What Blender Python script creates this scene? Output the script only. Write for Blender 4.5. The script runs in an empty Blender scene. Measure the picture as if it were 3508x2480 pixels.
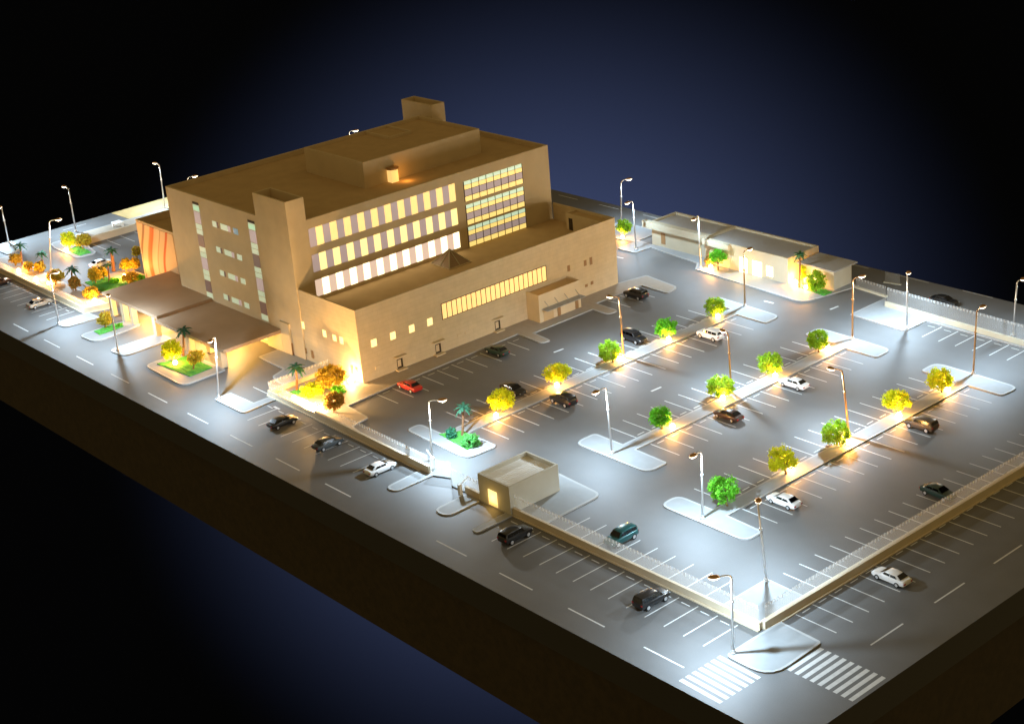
import bpy, bmesh, math, random
from mathutils import Vector, Matrix
random.seed(7)
S = bpy.context.scene
COL = S.collection
# ------------------------------------------------------------------ camera
YAW, PIT, ROL = 0.883398364, -0.393057081, -0.084443701
F = Vector((-math.sin(YAW)*math.cos(PIT), math.cos(YAW)*math.cos(PIT), math.sin(PIT)))
R0 = Vector((math.cos(YAW), math.sin(YAW), 0)); U0 = R0.cross(F)
RR = R0*math.cos(ROL) + U0*math.sin(ROL); UU = -R0*math.sin(ROL) + U0*math.cos(ROL)
cd = bpy.data.cameras.new('camera'); cam = bpy.data.objects.new('camera', cd); COL.objects.link(cam)
M = Matrix((RR, UU, -F)).transposed().to_4x4(); M.translation = Vector((85.890, -97.594, 82.178))
cam.matrix_world = M
cd.sensor_fit = 'HORIZONTAL'; cd.sensor_width = 36; cd.lens = 56.723; cd.clip_start = 1; cd.clip_end = 3000
S.camera = cam
# ------------------------------------------------------------------ world, lights, exposure
W = bpy.data.worlds.new('World'); S.world = W; W.use_nodes = True
bg = W.node_tree.nodes['Background']; bg.inputs[0].default_value = (1.0, 0.70, 0.27, 1); bg.inputs[1].default_value = 0.25
S.view_settings.view_transform = 'Standard'; S.view_settings.look = 'None'
S.view_settings.exposure = 0; S.view_settings.gamma = 1
S.view_settings.use_curve_mapping = False
COOL = (0.46, 0.73, 1.0); WARM = (1.0, 0.42, 0.08); WARM2 = (1.0, 0.58, 0.22)
LAMP_W, GLOW_W, UP_W = 10500, 2300, 1500

def light(name, kind, loc, energy, color, radius=0.1, parent=None, target=None, size=None, blend=0.8):
    d = bpy.data.lights.new(name, kind); d.energy = energy; d.color = color; d.shadow_soft_size = radius
    o = bpy.data.objects.new(name, d); COL.objects.link(o); o.location = loc
    if parent: o.parent = parent
    if kind == 'SPOT':
        d.spot_size = size; d.spot_blend = blend
        if target is not None:
            o.rotation_euler = (Vector(target)-Vector(loc)).to_track_quat('-Z', 'Y').to_euler()
    return o
# added unseen spotlight under the model, makes the round glow on the backdrop
light('backdrop_glow_helper', 'SPOT', (-121.9, 83.5, -36.3), 0.88e7, (1, 1, 1), 1, target=(-215.8, 165.4, -89.8), size=math.radians(88), blend=1)

# ------------------------------------------------------------------ materials
def mat(name, col, rough=0.6, spec=0.4, metal=0.0, var=0.0, nscale=1.5, bump=0.0, bscale=20, emit=None, es=0.0, coat=0.0, trans=0.0, speck=0.0):
    m = bpy.data.materials.new(name); m.use_nodes = True
    nt = m.node_tree; b = nt.nodes['Principled BSDF']
    b.inputs['Base Color'].default_value = (*col, 1); b.inputs['Roughness'].default_value = rough
    b.inputs['Specular IOR Level'].default_value = spec; b.inputs['Metallic'].default_value = metal
    b.inputs['Coat Weight'].default_value = coat
    if emit: b.inputs['Emission Color'].default_value = (*emit, 1); b.inputs['Emission Strength'].default_value = es
    geo = nt.nodes.new('ShaderNodeNewGeometry')
    if var or speck:
        n = nt.nodes.new('ShaderNodeTexNoise'); n.inputs['Scale'].default_value = nscale; n.inputs['Detail'].default_value = 6
        nt.links.new(geo.outputs['Position'], n.inputs['Vector'])
        mr = nt.nodes.new('ShaderNodeMapRange'); mr.inputs[1].default_value = .3; mr.inputs[2].default_value = .7
        mr.inputs[3].default_value = 1-var; mr.inputs[4].default_value = 1+var
        nt.links.new(n.outputs['Fac'], mr.inputs[0])
        last = mr.outputs[0]
        if speck:
            n2 = nt.nodes.new('ShaderNodeTexNoise'); n2.inputs['Scale'].default_value = 9; n2.inputs['Detail'].default_value = 2
            nt.links.new(geo.outputs['Position'], n2.inputs['Vector'])
            m2 = nt.nodes.new('ShaderNodeMapRange'); m2.inputs[1].default_value = .25; m2.inputs[2].default_value = .75
            m2.inputs[3].default_value = 1-speck; m2.inputs[4].default_value = 1+speck
            nt.links.new(n2.outputs['Fac'], m2.inputs[0])
            mm = nt.nodes.new('ShaderNodeMath'); mm.operation = 'MULTIPLY'
            nt.links.new(last, mm.inputs[0]); nt.links.new(m2.outputs[0], mm.inputs[1]); last = mm.outputs[0]
        vm = nt.nodes.new('ShaderNodeVectorMath'); vm.operation = 'SCALE'; vm.inputs[0].default_value = col
        nt.links.new(last, vm.inputs['Scale']); nt.links.new(vm.outputs[0], b.inputs['Base Color'])
    if bump:
        n3 = nt.nodes.new('ShaderNodeTexNoise'); n3.inputs['Scale'].default_value = bscale; n3.inputs['Detail'].default_value = 3
        nt.links.new(geo.outputs['Position'], n3.inputs['Vector'])
        bp = nt.nodes.new('ShaderNodeBump'); bp.inputs['Strength'].default_value = bump; bp.inputs['Distance'].default_value = .03
        nt.links.new(n3.outputs['Fac'], bp.inputs['Height']); nt.links.new(bp.outputs[0], b.inputs['Normal'])
    if trans:
        t = nt.nodes.new('ShaderNodeBsdfTranslucent'); t.inputs[0].default_value = (*[min(1, c*1.6) for c in col], 1)
        mx = nt.nodes.new('ShaderNodeMixShader'); mx.inputs[0].default_value = trans
        nt.links.new(b.outputs[0], mx.inputs[1]); nt.links.new(t.outputs[0], mx.inputs[2])
        nt.links.new(mx.outputs[0], nt.nodes['Material Output'].inputs[0])
    return m

def wallmat(name, col, bw=1.55, bh=0.62, line=0.8, var=0.06):
    """plastered card wall scored with faint panel joints"""
    m = mat(name, col, .75, .2)
    nt = m.node_tree; b = nt.nodes['Principled BSDF']
    geo = nt.nodes.new('ShaderNodeNewGeometry'); sp = nt.nodes.new('ShaderNodeSeparateXYZ'); cb = nt.nodes.new('ShaderNodeCombineXYZ')
    ad = nt.nodes.new('ShaderNodeMath'); ad.operation = 'ADD'
    nt.links.new(geo.outputs['Position'], sp.inputs[0]); nt.links.new(sp.outputs[0], ad.inputs[0]); nt.links.new(sp.outputs[1], ad.inputs[1])
    nt.links.new(ad.outputs[0], cb.inputs[0]); nt.links.new(sp.outputs[2], cb.inputs[1])
    br = nt.nodes.new('ShaderNodeTexBrick'); br.offset = 0.5
    br.inputs['Scale'].default_value = 1; br.inputs['Brick Width'].default_value = bw; br.inputs['Row Height'].default_value = bh
    br.inputs['Mortar Size'].default_value = .025; br.inputs['Mortar Smooth'].default_value = .3
    br.inputs['Color1'].default_value = (*col, 1); br.inputs['Color2'].default_value = (*[c*.97 for c in col], 1)
    br.inputs['Mortar'].default_value = (*[c*line for c in col], 1)
    nt.links.new(cb.outputs[0], br.inputs['Vector'])
    n = nt.nodes.new('ShaderNodeTexNoise'); n.inputs['Scale'].default_value = .7; n.inputs['Detail'].default_value = 5
    nt.links.new(geo.outputs['Position'], n.inputs['Vector'])
    mr = nt.nodes.new('ShaderNodeMapRange'); mr.inputs[1].default_value = .3; mr.inputs[2].default_value = .7
    mr.inputs[3].default_value = 1-var; mr.inputs[4].default_value = 1+var
    nt.links.new(n.outputs['Fac'], mr.inputs[0])
    vm = nt.nodes.new('ShaderNodeVectorMath'); vm.operation = 'SCALE'
    nt.links.new(br.outputs['Color'], vm.inputs[0]); nt.links.new(mr.outputs[0], vm.inputs['Scale'])
    nt.links.new(vm.outputs[0], b.inputs['Base Color'])
    return m

def acrylic(name, col, opac=.25, lo=.93, hi=1.1, per=.3):
    """clear sheet engraved with a fine upright hatch"""
    m = bpy.data.materials.new(name); m.use_nodes = True; nt = m.node_tree; b = nt.nodes['Principled BSDF']
    b.inputs['Base Color'].default_value = (*col, 1); b.inputs['Roughness'].default_value = .25
    geo = nt.nodes.new('ShaderNodeNewGeometry'); sp = nt.nodes.new('ShaderNodeSeparateXYZ')
    nt.links.new(geo.outputs['Position'], sp.inputs[0])
    ad = nt.nodes.new('ShaderNodeMath'); ad.operation = 'ADD'
    nt.links.new(sp.outputs[0], ad.inputs[0]); nt.links.new(sp.outputs[1], ad.inputs[1])
    ml = nt.nodes.new('ShaderNodeMath'); ml.operation = 'MULTIPLY'; ml.inputs[1].default_value = 2*math.pi/per
    nt.links.new(ad.outputs[0], ml.inputs[0])
    sn = nt.nodes.new('ShaderNodeMath'); sn.operation = 'SINE'; nt.links.new(ml.outputs[0], sn.inputs[0])
    mr = nt.nodes.new('ShaderNodeMapRange'); mr.inputs[1].default_value = .2; mr.inputs[2].default_value = .9
    mr.inputs[3].default_value = opac*lo; mr.inputs[4].default_value = opac*hi
    nt.links.new(sn.outputs[0], mr.inputs[0])
    tl = nt.nodes.new('ShaderNodeBsdfTranslucent'); tl.inputs[0].default_value = (*col, 1); m0 = nt.nodes.new('ShaderNodeMixShader'); m0.inputs[0].default_value = .55
    nt.links.new(b.outputs[0], m0.inputs[1]); nt.links.new(tl.outputs[0], m0.inputs[2])
    t = nt.nodes.new('ShaderNodeBsdfTransparent'); mx = nt.nodes.new('ShaderNodeMixShader')
    nt.links.new(mr.outputs[0], mx.inputs[0]); nt.links.new(t.outputs[0], mx.inputs[1]); nt.links.new(m0.outputs[0], mx.inputs[2])
    nt.links.new(mx.outputs[0], nt.nodes['Material Output'].inputs[0])
    return m

A = {}
A['asphalt'] = mat('asphalt', (.108, .106, .102), .64, 1.0, var=.07, nscale=.35, speck=.09, bump=.12, bscale=6)
A['paint'] = mat('white_road_paint', (.62, .62, .60), .6, .3, var=.08, nscale=2)
A['plate'] = mat('pale_pavement', (.27, .28, .28), .6, .3, var=.04, nscale=1.2)
A['kerb'] = mat('white_kerb', (.37, .37, .36), .55, .3, var=.04)
A['pinkpave'] = mat('garden_pavement', (.35, .30, .24), .6, .3, var=.06)
A['beige'] = mat('beige_ground', (.50, .36, .16), .8, .2, var=.12, nscale=.6)
A['black'] = mat('black_edge', (.006, .006, .006), .5, .3)
A['plinth'] = mat('plinth_brown', (.023, .016, .0075), .75, .25, var=.25, nscale=1.2, bump=.3, bscale=3)
A['wall'] = wallmat('tan_wall', (.61, .495, .325), line=.88)
A['plain'] = mat('tan_card', (.61, .495, .325), .75, .2, var=.05, nscale=.5)
A['roof'] = mat('tan_roof', (.52, .37, .20), .85, .15, var=.06, nscale=.5)
A['cream'] = mat('cream_card', (.47, .43, .32), .7, .25, var=.04, nscale=.6)
A['greyroof'] = mat('pale_grey_roof', (.34, .33, .31), .7, .2, var=.05)
A['canopy'] = mat('brown_canopy', (.41, .285, .19), .55, .35, var=.05, nscale=.4)
A['white'] = mat('white_card', (.80, .79, .74), .6, .3, var=.03)
A['groove'] = mat('dark_opening', (.045, .03, .015), .6, .3)
A['bronze'] = mat('bronze_glass', (.30, .20, .12), .3, .5)
A['wallpale'] = mat('pale_tan_card', (.62, .53, .38), .7, .25, var=.05, nscale=.6)
A['brownwin'] = mat('brown_window', (.30, .17, .07), .5, .4)
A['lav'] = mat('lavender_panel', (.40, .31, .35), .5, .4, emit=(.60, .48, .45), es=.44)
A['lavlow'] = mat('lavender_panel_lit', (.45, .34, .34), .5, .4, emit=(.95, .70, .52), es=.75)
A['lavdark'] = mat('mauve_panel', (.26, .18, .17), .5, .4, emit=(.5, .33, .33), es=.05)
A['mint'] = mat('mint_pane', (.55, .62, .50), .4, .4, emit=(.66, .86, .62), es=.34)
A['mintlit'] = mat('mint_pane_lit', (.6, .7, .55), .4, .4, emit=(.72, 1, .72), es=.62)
A['bluepane'] = mat('blue_pane', (.16, .34, .5), .4, .4, emit=(.3, .6, .9), es=.15)
A['win1'] = mat('lit_window_top', (.8, .7, .4), .5, .3, emit=(1, .67, .22), es=1.0)
A['win2'] = mat('lit_window_middle', (.8, .7, .4), .5, .3, emit=(1, .76, .28), es=1.25)
A['win3'] = mat('lit_window_low', (.8, .7, .5), .5, .3, emit=(1, .84, .50), es=2.6)
A['win4'] = mat('lit_window_amber', (.8, .6, .3), .5, .3, emit=(1, .60, .19), es=.95)
A['win5'] = mat('lit_doorway', (.9, .8, .6), .5, .3, emit=(1, .80, .42), es=4.0)
A['win6'] = mat('lit_pale_window', (.9, .8, .5), .5, .3, emit=(1, .72, .30), es=1.1)
A['winT'] = mat('lit_band_yellow', (.8, .7, .4), .5, .3, emit=(1, .70, .20), es=.95)
A['mullion'] = mat('brown_mullion', (.10, .07, .035), .5, .4)
A['metal'] = mat('brushed_metal', (.72, .70, .68), .38, .5, metal=.75)
A['copper'] = mat('copper_shade', (.52, .30, .13), .35, .5, metal=.7)
A['lens'] = mat('glowing_lens', (.9, .9, .85), .3, .4, emit=(1, .78, .52), es=5)
A['led'] = mat('warm_led', (1, .8, .5), .3, .4, emit=(1, .74, .36), es=30)
A['fence'] = acrylic('engraved_acrylic', (.85, .84, .80), .15)
A['fenceband'] = acrylic('dotted_acrylic_edge', (.82, .81, .77), .27, .7, 1.35, .5)
A['faint'] = acrylic('faint_acrylic', (.5, .5, .46), .16)
A['gateglass'] = acrylic('gate_acrylic', (.72, .80, .78), .16)
A['bark'] = mat('bark', (.22, .12, .05), .8, .2, var=.2, nscale=5)
A['palmbark'] = mat('palm_bark', (.20, .10, .05), .8, .2, var=.3, nscale=9)
A['grass'] = mat('green_flock', (.07, .30, .05), .9, .1, var=.3, nscale=5, bump=.6, bscale=9)
def leaf(name, c, t=.45): A[name] = mat(name, c, .6, .25, var=.45, nscale=2.6, trans=t)
leaf('leaf_green', (.25, .42, .02)); leaf('leaf_bright', (.14, .44, .03)); leaf('leaf_yellow', (.56, .60, .02))
leaf('leaf_orange_lit', (.42, .30, .03)); leaf('leaf_rust_lit', (.33, .21, .04)); leaf('leaf_teal', (.05, .22, .12)); leaf('leaf_palm', (.035, .12, .07), .25)  # orange and rust: warm lamp tint put into the colour of green leaves
leaf('leaf_gold', (.44, .35, .03)); leaf('leaf_fresh', (.12, .38, .10))
A['glass'] = mat('dark_car_glass', (.012, .014, .016), .12, .6, coat=.5)
A['tyre'] = mat('black_tyre', (.012, .012, .012), .8, .3)
A['rim'] = mat('silver_rim', (.6, .6, .6), .35, .5, metal=.6)
A['tail'] = mat('red_tail_light', (.35, .01, .01), .3, .5); A['headl'] = mat('clear_headlight', (.75, .78, .8), .15, .6)
for n, c in dict(white=(.80, .80, .79), black=(.010, .010, .011), grey=(.055, .065, .07), red=(.42, .02, .012), teal=(.006, .07, .07), brown=(.11, .075, .045), green=(.010, .035, .028), silver=(.40, .34, .26), blackred=(.045, .018, .010)).items():
    A['car_'+n] = mat('car_paint_'+n, c, .3, .5, coat=.45, metal=.25 if n in ('grey', 'silver', 'teal', 'brown') else 0)
b = mat('backdrop_cloth', (.0039, .0054, .0124), .95, 0); A['backdrop'] = b

# ------------------------------------------------------------------ helpers
ORG = {}
def tag(o, label=None, cat=None, group=None, kind=None):
    if label: o['label'] = label
    if cat: o['category'] = cat
    if group: o['group'] = group
    if kind: o['kind'] = kind
    return o
def empty(name, loc, label, cat, group=None, rz=0):
    o = bpy.data.objects.new(name, None); COL.objects.link(o); o.location = loc; o.rotation_euler = (0, 0, rz)
    o.empty_display_size = .2
    ORG[o.name] = Vector(loc); return tag(o, label, cat, group)
def obj(name, bm, m, parent=None, smooth=False, local=False, label=None):
    if parent is not None and not local:
        bmesh.ops.translate(bm, verts=bm.verts, vec=-ORG[parent.name])
    me = bpy.data.meshes.new(name); bm.to_mesh(me); bm.free()
    for q in (m if isinstance(m, (list, tuple)) else [m]): me.materials.append(A[q] if isinstance(q, str) else q)
    if smooth:
        for p in me.polygons: p.use_smooth = True
    o = bpy.data.objects.new(name, me); COL.objects.link(o)
    if parent is not None:
        o.parent = parent; ORG[o.name] = ORG[parent.name]
    if label: o['label'] = label
    return o
def struct(name, bm, m): return tag(obj(name, bm, m), kind='structure')
def BM(): return bmesh.new()
def box(bm, x0, x1, y0, y1, z0, z1, mi=0):
    v = [bm.verts.new((x, y, z)) for x in (x0, x1) for y in (y0, y1) for z in (z0, z1)]
    for f in ((0, 1, 3, 2), (4, 6, 7, 5), (0, 4, 5, 1), (2, 3, 7, 6), (0, 2, 6, 4), (1, 5, 7, 3)):
        bm.faces.new([v[i] for i in f]).material_index = mi
    return bm
def bx(*a): return box(BM(), *a)
def rpoly(pts, seg=5):
    """polygon with rounded corners; a point is (x, y) or (x, y, radius)"""
    out = []; n = len(pts)
    for i, p in enumerate(pts):
        r = p[2] if len(p) > 2 else 0; c = Vector(p[:2])
        if r <= 0: out.append(c); continue
        a = Vector(pts[i-1][:2]); b_ = Vector(pts[(i+1) % n][:2])
        d1 = (a-c); d2 = (b_-c); l1, l2 = d1.length, d2.length; d1 /= l1; d2 /= l2
        half = math.acos(max(-1, min(1, d1.dot(d2))))/2
        t = min(r/math.tan(half), l1*.49, l2*.49)
        P, Q = c+d1*t, c+d2*t
        for k in range(seg+1):
            u = k/seg; out.append(P*(1-u)**2 + c*2*u*(1-u) + Q*u*u)
    return out
def prism(bm, pts, z0, z1, mi=0):
    if sum(pts[i-1][0]*pts[i][1]-pts[i][0]*pts[i-1][1] for i in range(len(pts))) < 0: pts = pts[::-1]
    lo = [bm.verts.new((p[0], p[1], z0)) for p in pts]; hi = [bm.verts.new((p[0], p[1], z1)) for p in pts]
    n = len(pts); t = bm.faces.new(hi); bm.faces.new(lo[::-1]); t.material_index = mi
    for i in range(n): bm.faces.new((lo[i], lo[(i+1) % n], hi[(i+1) % n], hi[i])).material_index = mi
    return t
def plate(pts, h=.16, inset=.28, inner='plate', rim='kerb', name='pavement'):
    bm = BM(); t = prism(bm, rpoly(pts), .001, h)
    bm.normal_update()
    if inset:
        bmesh.ops.inset_region(bm, faces=[t], thickness=inset, depth=-.02); t.material_index = 1
    return struct(name, bm, [rim, inner])
def quad(bm, x0, x1, y0, y1, z): return bm.faces.new([bm.verts.new(p) for p in ((x0, y0, z), (x1, y0, z), (x1, y1, z), (x0, y1, z))])
def tube(bm, pts, radii, n=10, cap=True, mi=0):
    rings = []
    for i, p in enumerate(pts):
        p = Vector(p); d = (Vector(pts[min(i+1, len(pts)-1)])-Vector(pts[max(i-1, 0)])).normalized()
        a = d.cross(Vector((0, 0, 1))); a = Vector((1, 0, 0)) if a.length < 1e-3 else a.normalized(); c = d.cross(a)
        if i and rings:  # keep rings aligned
            pa = (rings[-1][0].co-Vector(pts[i-1])).normalized(); a = (pa-d*pa.dot(d)).normalized(); c = d.cross(a)
        r = radii[i] if isinstance(radii, (list, tuple)) else radii
        rings.append([bm.verts.new(p+a*math.cos(2*math.pi*k/n)*r+c*math.sin(2*math.pi*k/n)*r) for k in range(n)])
    for i in range(len(rings)-1):
        for k in range(n): bm.faces.new((rings[i][k], rings[i][(k+1) % n], rings[i+1][(k+1) % n], rings[i+1][k])).material_index = mi
    if cap:
        bm.faces.new(rings[0][::-1]).material_index = mi; bm.faces.new(rings[-1]).material_index = mi
    return bm
def dup(root, loc, rz=None, label=None, scale=None):
    r = root.copy(); COL.objects.link(r); r.location = loc; ORG[r.name] = Vector(loc)
    if rz is not None: r.rotation_euler = (0, 0, rz)
    if label: r['label'] = label
    if scale: r.scale = scale
    for ch in list(root.children):
        c = ch.copy(); COL.objects.link(c); c.parent = r
        for g in list(ch.children):
            d = g.copy(); COL.objects.link(d); d.parent = c
    return r

# ================================================================== SETTING
bm = BM(); c = Vector((-215.8, 165.4, -89.8)); d = (c-Vector((-104.6, 68.4, -26.4))).normalized(); s = Vector((.63453, .7729, 0)); t = s.cross(d).normalized()
NB = 24; gv = [[bm.verts.new(c+s*(-420+840*i/NB)+t*(-420+840*j/NB)) for j in range(NB+1)] for i in range(NB+1)]
for i in range(NB):
    for j in range(NB): bm.faces.new((gv[i][j], gv[i+1][j], gv[i+1][j+1], gv[i][j+1]))
struct('backdrop', bm, 'backdrop')
BX0, BX1, BY0, BY1 = -179.3, 13.6, -12.0, 85.2
bm = BM(); box(bm, BX0, BX1, BY0, BY1, -3.2, 0)
for f in bm.faces: f.material_index = 0 if f.normal.z > .5 or f.calc_center_median().z > -.01 else 1
struct('ground', bm, ['asphalt', 'black'])
bm = BM(); box(bm, BX0+.7, BX1-.7, BY0+.7, BY1-.7, -13.9, -3.2)
pl = obj('display_plinth', bm, 'plinth'); tag(pl, 'dark brown table base under the edge of the model board', 'plinth')
# --- painted lines
bm = BM(); PZ = .006
def line(x0, y0, x1, y1, w):
    a = Vector((x0, y0)); b_ = Vector((x1, y1)); n = (b_-a).normalized(); n = Vector((-n.y, n.x))*w/2
    bm.faces.new([bm.verts.new((q.x, q.y, PZ)) for q in (a-n, b_-n, b_+n, a+n)])
for i in range(17):
    if i == 4: continue
    x = -6.1-10.2*i - (.25*i/13)
    line(x, -9.25-.015*i, x+5.05, -9.25-.015*i, .17)
for y in (4.65, 14.36, 24.09, 33.9, 43.7, 53.5): line(9.0, y, 9.0, y+4.85, .17)
for x in (-118.1, -108, -97.7, -87.6, -77.4, -67.2, -57, -46.7, -36.3, -25.9): line(x, 83.6-(x+118)*-.018, x+4.9, 83.6-(x+118)*-.018, .14)
for y0 in (18, 34, 50): line(-177.2, y0, -177.2, y0+4.5, .14)
struct('lane_markings', bm, 'paint')
bm = BM(); SP = 2.46
def rowlines(xa, xb, y0, n, dy=2.43, skip=(), stop=None, w=.13):
    for k in range(n):
        if k in skip: continue
        line(xa, y0+dy*k, xb, y0+dy*k, w)
        if stop is not None: line(stop, y0+dy*k+.62, stop, y0+dy*k+1.75, .12)
# rows both sides of the three kerb strips
rowlines(-24.05, -19.25, 16.93, 17, 2.43, stop=-19.75); rowlines(-12.15, -16.95, 16.80, 17, 2.43, stop=-16.4)
rowlines(-42.8, -38.0, 22.1, 15, 2.43, stop=-38.5); rowlines(-31.0, -35.6, 21.95, 15, 2.42, stop=-35.1)
rowlines(-61.6, -57.0, 12.3, 19, 2.44, stop=-57.5); rowlines(-49.6, -54.7, 12.15, 19, 2.45, stop=-54.2)
rowlines(-68.6, -73.1, 10.03, 10, 2.49, stop=-72.7); rowlines(-68.95, -73.6, 52.15, 3, 2.47, stop=-73.2)
rowlines(-5.1, -.3, 9.33, 24, 2.42, stop=-.8)
rowlines(5.45, .45, 4.25, 26, 2.41, stop=.95)
def collines(ya, yb, x0, n, dx=2.5, stop=None, skip=()):
    for k in range(n):
        if k in skip: continue
        x = x0-dx*k; line(x, ya, x, yb, .13)
        if stop is not None: line(x-.62, stop, x-1.75, stop, .12)
collines(-5.5, -.75, -2.15, 13, 2.5, -1.25)
collines(4.85, .3, -7.9, 9, 2.51, .85)
collines(-5.5, -.8, -54.5, 11, 2.52, -1.3)
line(-88.3, .88, -84.5, .88, .13)
collines(-5.4, -.7, -136.2, 12, 2.5, -1.3)
collines(67.7, 72.1, -30.6, 12, -2.54, 71.4)
rowlines(-159.9, -164.9, 17.4, 8, 2.7)
for p in ((-65.3, 33.9, -65.2, 35.6), (-46.1, 32.85, -46.05, 34.6), (-55.55, 65.4, -53.9, 65.5), (-46.2, 68.3, -46.07, 70), (-86.1, 66.35, -84.8, 66.5), (-80.6, -.9, -79.3, -.9)): line(*p, .3)
struct('parking_lines', bm, 'paint')
bm = BM()
for i in range(7): line(.05, -5.87-.83*i, 5.05, -6.05-.83*i, .46)
for i in range(9): line(6.17+.85*i, -3.38, 6.13+.85*i, 1.36, .45)
struct('crosswalk_stripes', bm, 'paint')
# --- pavements, kerb strips and islands
plate([(-24.2, 11.5, 1.4), (-11.9, 11.5, 1.5), (-11.9, 14.3, .5), (-17.0, 14.5), (-17.0, 58), (-12.3, 58, .5), (-11.9, 61.3, 1.4), (-24.2, 61.5, 1.6), (-24.0, 58.2, .6), (-19.1, 58.2), (-19.1, 14.5), (-24.2, 14.5, 1.2)])
plate([(-42.6, 16.2, 1.5), (-30.5, 16.2, 1.6), (-30.5, 19.5, .5), (-35.7, 19.65), (-35.7, 58.3), (-30.8, 58.3, .5), (-30.8, 61.6, 1.4), (-43.1, 61.95, 1.5), (-42.9, 58.8, .5), (-37.85, 58.8), (-37.85, 19.65), (-42.6, 19.65, .7)])
plate([(-61.2, 5.6, .9), (-54, 5.35), (-49.1, 5.2, 1.6), (-49.0, 9.95, .8), (-54.7, 9.95), (-54.9, 58.9), (-49.7, 58.8, .5), (-49.7, 62.1, 1.5), (-61.8, 62.5, 1.2), (-61.8, 60.2, .5), (-57.1, 60), (-56.9, 7.8), (-61.4, 7.8, .9)])
plate([(.45, -.75), (.55, -5.5, .7), (5.9, -5.6, 2.6), (5.6, 2.0, .5), (.6, 2.2)])
plate([(-5.5, 7.3), (-5.5, .35), (-.3, .35), (-.3, 7.2)])
# building pavement with its tabs
plate([(-84.0, .9), (-52.3, .45), (-52.3, 1.35), (-64.7, 1.5, .8), (-67.5, 2.0, 1.2), (-67.8, 4.85, .8), (-72.95, 5.25), (-73.6, 15), (-74.0, 35.1), (-69.0, 34.8, .8), (-68.4, 36.4, .8), (-72.5, 36.75), (-72.55, 48.1), (-69.3, 48, .8), (-69.1, 50, .8), (-73.85, 50.1), (-73.8, 59.3), (-68.4, 59.2, .6), (-68.9, 62.0, 1.4), (-76.3, 62.9, .6), (-77.4, 57.5), (-80, 20), (-80, 11.2), (-84.0, 11.2)], inner='pinkpave')
plate([(-96.6, 11.2), (-96.6, 7.1), (-90.0, 6.9, .8), (-89.1, 4.5, .6), (-87.5, 3.9, .5), (-84.5, 3.8), (-84.5, 11.2)], inner='plate')
plate([(-88.75, -4.9, .4), (-88.9, -2.3, .5), (-83.5, -2.1), (-83.45, .3), (-82.1, .3), (-81.7, -4.9, .8)])
plate([(-107.2, -5.0, 1.6), (-96.1, -5.25, 1.6), (-96.2, 1.6, .3), (-106.7, 1.6, .5)])
plate([(-116.5, -5.5, 1.2), (-112.3, -5.1, 1.6), (-112.8, 2.9, .5), (-116.4, 2.9, .5)])
plate([(-125.7, -5.5, 1.3), (-120.9, -5.2, 1.6), (-121.7, 2.8, .5), (-125.4, 3.2, .5)])
plate([(-133.6, -5.4, 1.0), (-130.3, -5.1, 1.2), (-130.0, .4), (-133.5, .2)])
plate([(-50.8, -5.5, 1.1), (-48.9, -5.4, 1.0), (-48.9, .1), (-51.2, .1)])
plate([(-42.3, -5.4, 1.2), (-39.8, -5.3, 1.2), (-39.95, -.6), (-42.4, -.6)])
plate([(-35.6, -5.5, .5), (-34.5, -5.5, .5), (-34.6, -.4), (-35.6, -.4)], inset=.15)
plate([(-40.2, -.45), (-34.9, -.45), (-30.5, .3), (-30.6, 9.3, 1.4), (-40.2, 9.8, .4)])
plate([(-42.7, 68.3), (-33.3, 67.7, .4), (-33.3, 72.4), (.2, 72.1), (.2, 72.9), (-40.8, 73.6), (-42.7, 76.2)])
plate([(-85.5, 73.5), (-88.7, 73.8), (-88.7, 69, .5), (-84.9, 69.1, .4), (-84.7, 72.4), (-73.8, 71.3), (-72.2, 69.1, .4), (-50.6, 68.0, 2.2), (-48.6, 77.8), (-85.5, 77.8)])
plate([(-98, 72.5), (-92, 72.5), (-88.7, 73), (-88.7, 79), (-98, 79)])
plate([(-171.6, 12.7, 1.2), (-168.3, 11.9, .8), (-160.0, 11.9, 1.6), (-159.2, 15.3, 1.2), (-165.0, 16.5), (-171.5, 15.2, .5)])
plate([(-172.5, 17.2), (-165.95, 17.2), (-165.9, 60), (-172.4, 60)], inner='pinkpave')
plate([(-179.0, 5.0), (-172.0, 5.0, .5), (-173.5, 8.4), (-179.0, 9.0)])
plate([(-171.8, .9), (-134.0, .4), (-134.0, 4.2), (-143.5, 4.4), (-171.3, 5.2)], inner='pinkpave')
plate([(-147.4, 6.0, .6), (-139.4, 5.6, .6), (-137.8, 14.8), (-147.4, 14.8, .6)], inner='pinkpave')
bm = BM(); prism(bm, [(-179.1, 28.6), (-172.7, 28.8), (-172.7, 75), (-179.1, 75)], .002, .05); struct('terrain', bm, 'beige')
def lawn(pts, z=.16):
    """flocked ground cover, rough on top"""
    bm = BM(); t = prism(bm, rpoly(pts), .05, z+.03)
    r = bmesh.ops.poke(bm, faces=[t]); bmesh.ops.subdivide_edges(bm, edges=list({e for f in r['faces'] for e in f.edges}), cuts=6, use_grid_fill=True)
    for v in bm.verts:
        if v.co.z > z: v.co.z += random.uniform(0, .14)
    o = obj('grass', bm, 'grass'); return tag(o, kind='stuff')
lawn([(-57.0, 7.4), (-51.0, 6.8), (-50.9, 9.0), (-55.5, 9.9)])
lawn([(-105.8, -3.6), (-98.1, -2.95), (-98.3, .8), (-104.8, .8)])
lawn([(-125.2, -3.2), (-123.1, -3.3), (-123.2, .7), (-125.2, .5)])
lawn([(-79.9, 6.9), (-76.5, 6.4), (-76.7, 7.8), (-79.5, 8.0)]); lawn([(-82.5, 2.6), (-80.0, 2.4), (-78.5, 5.2), (-82.0, 5.4)])
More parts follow.
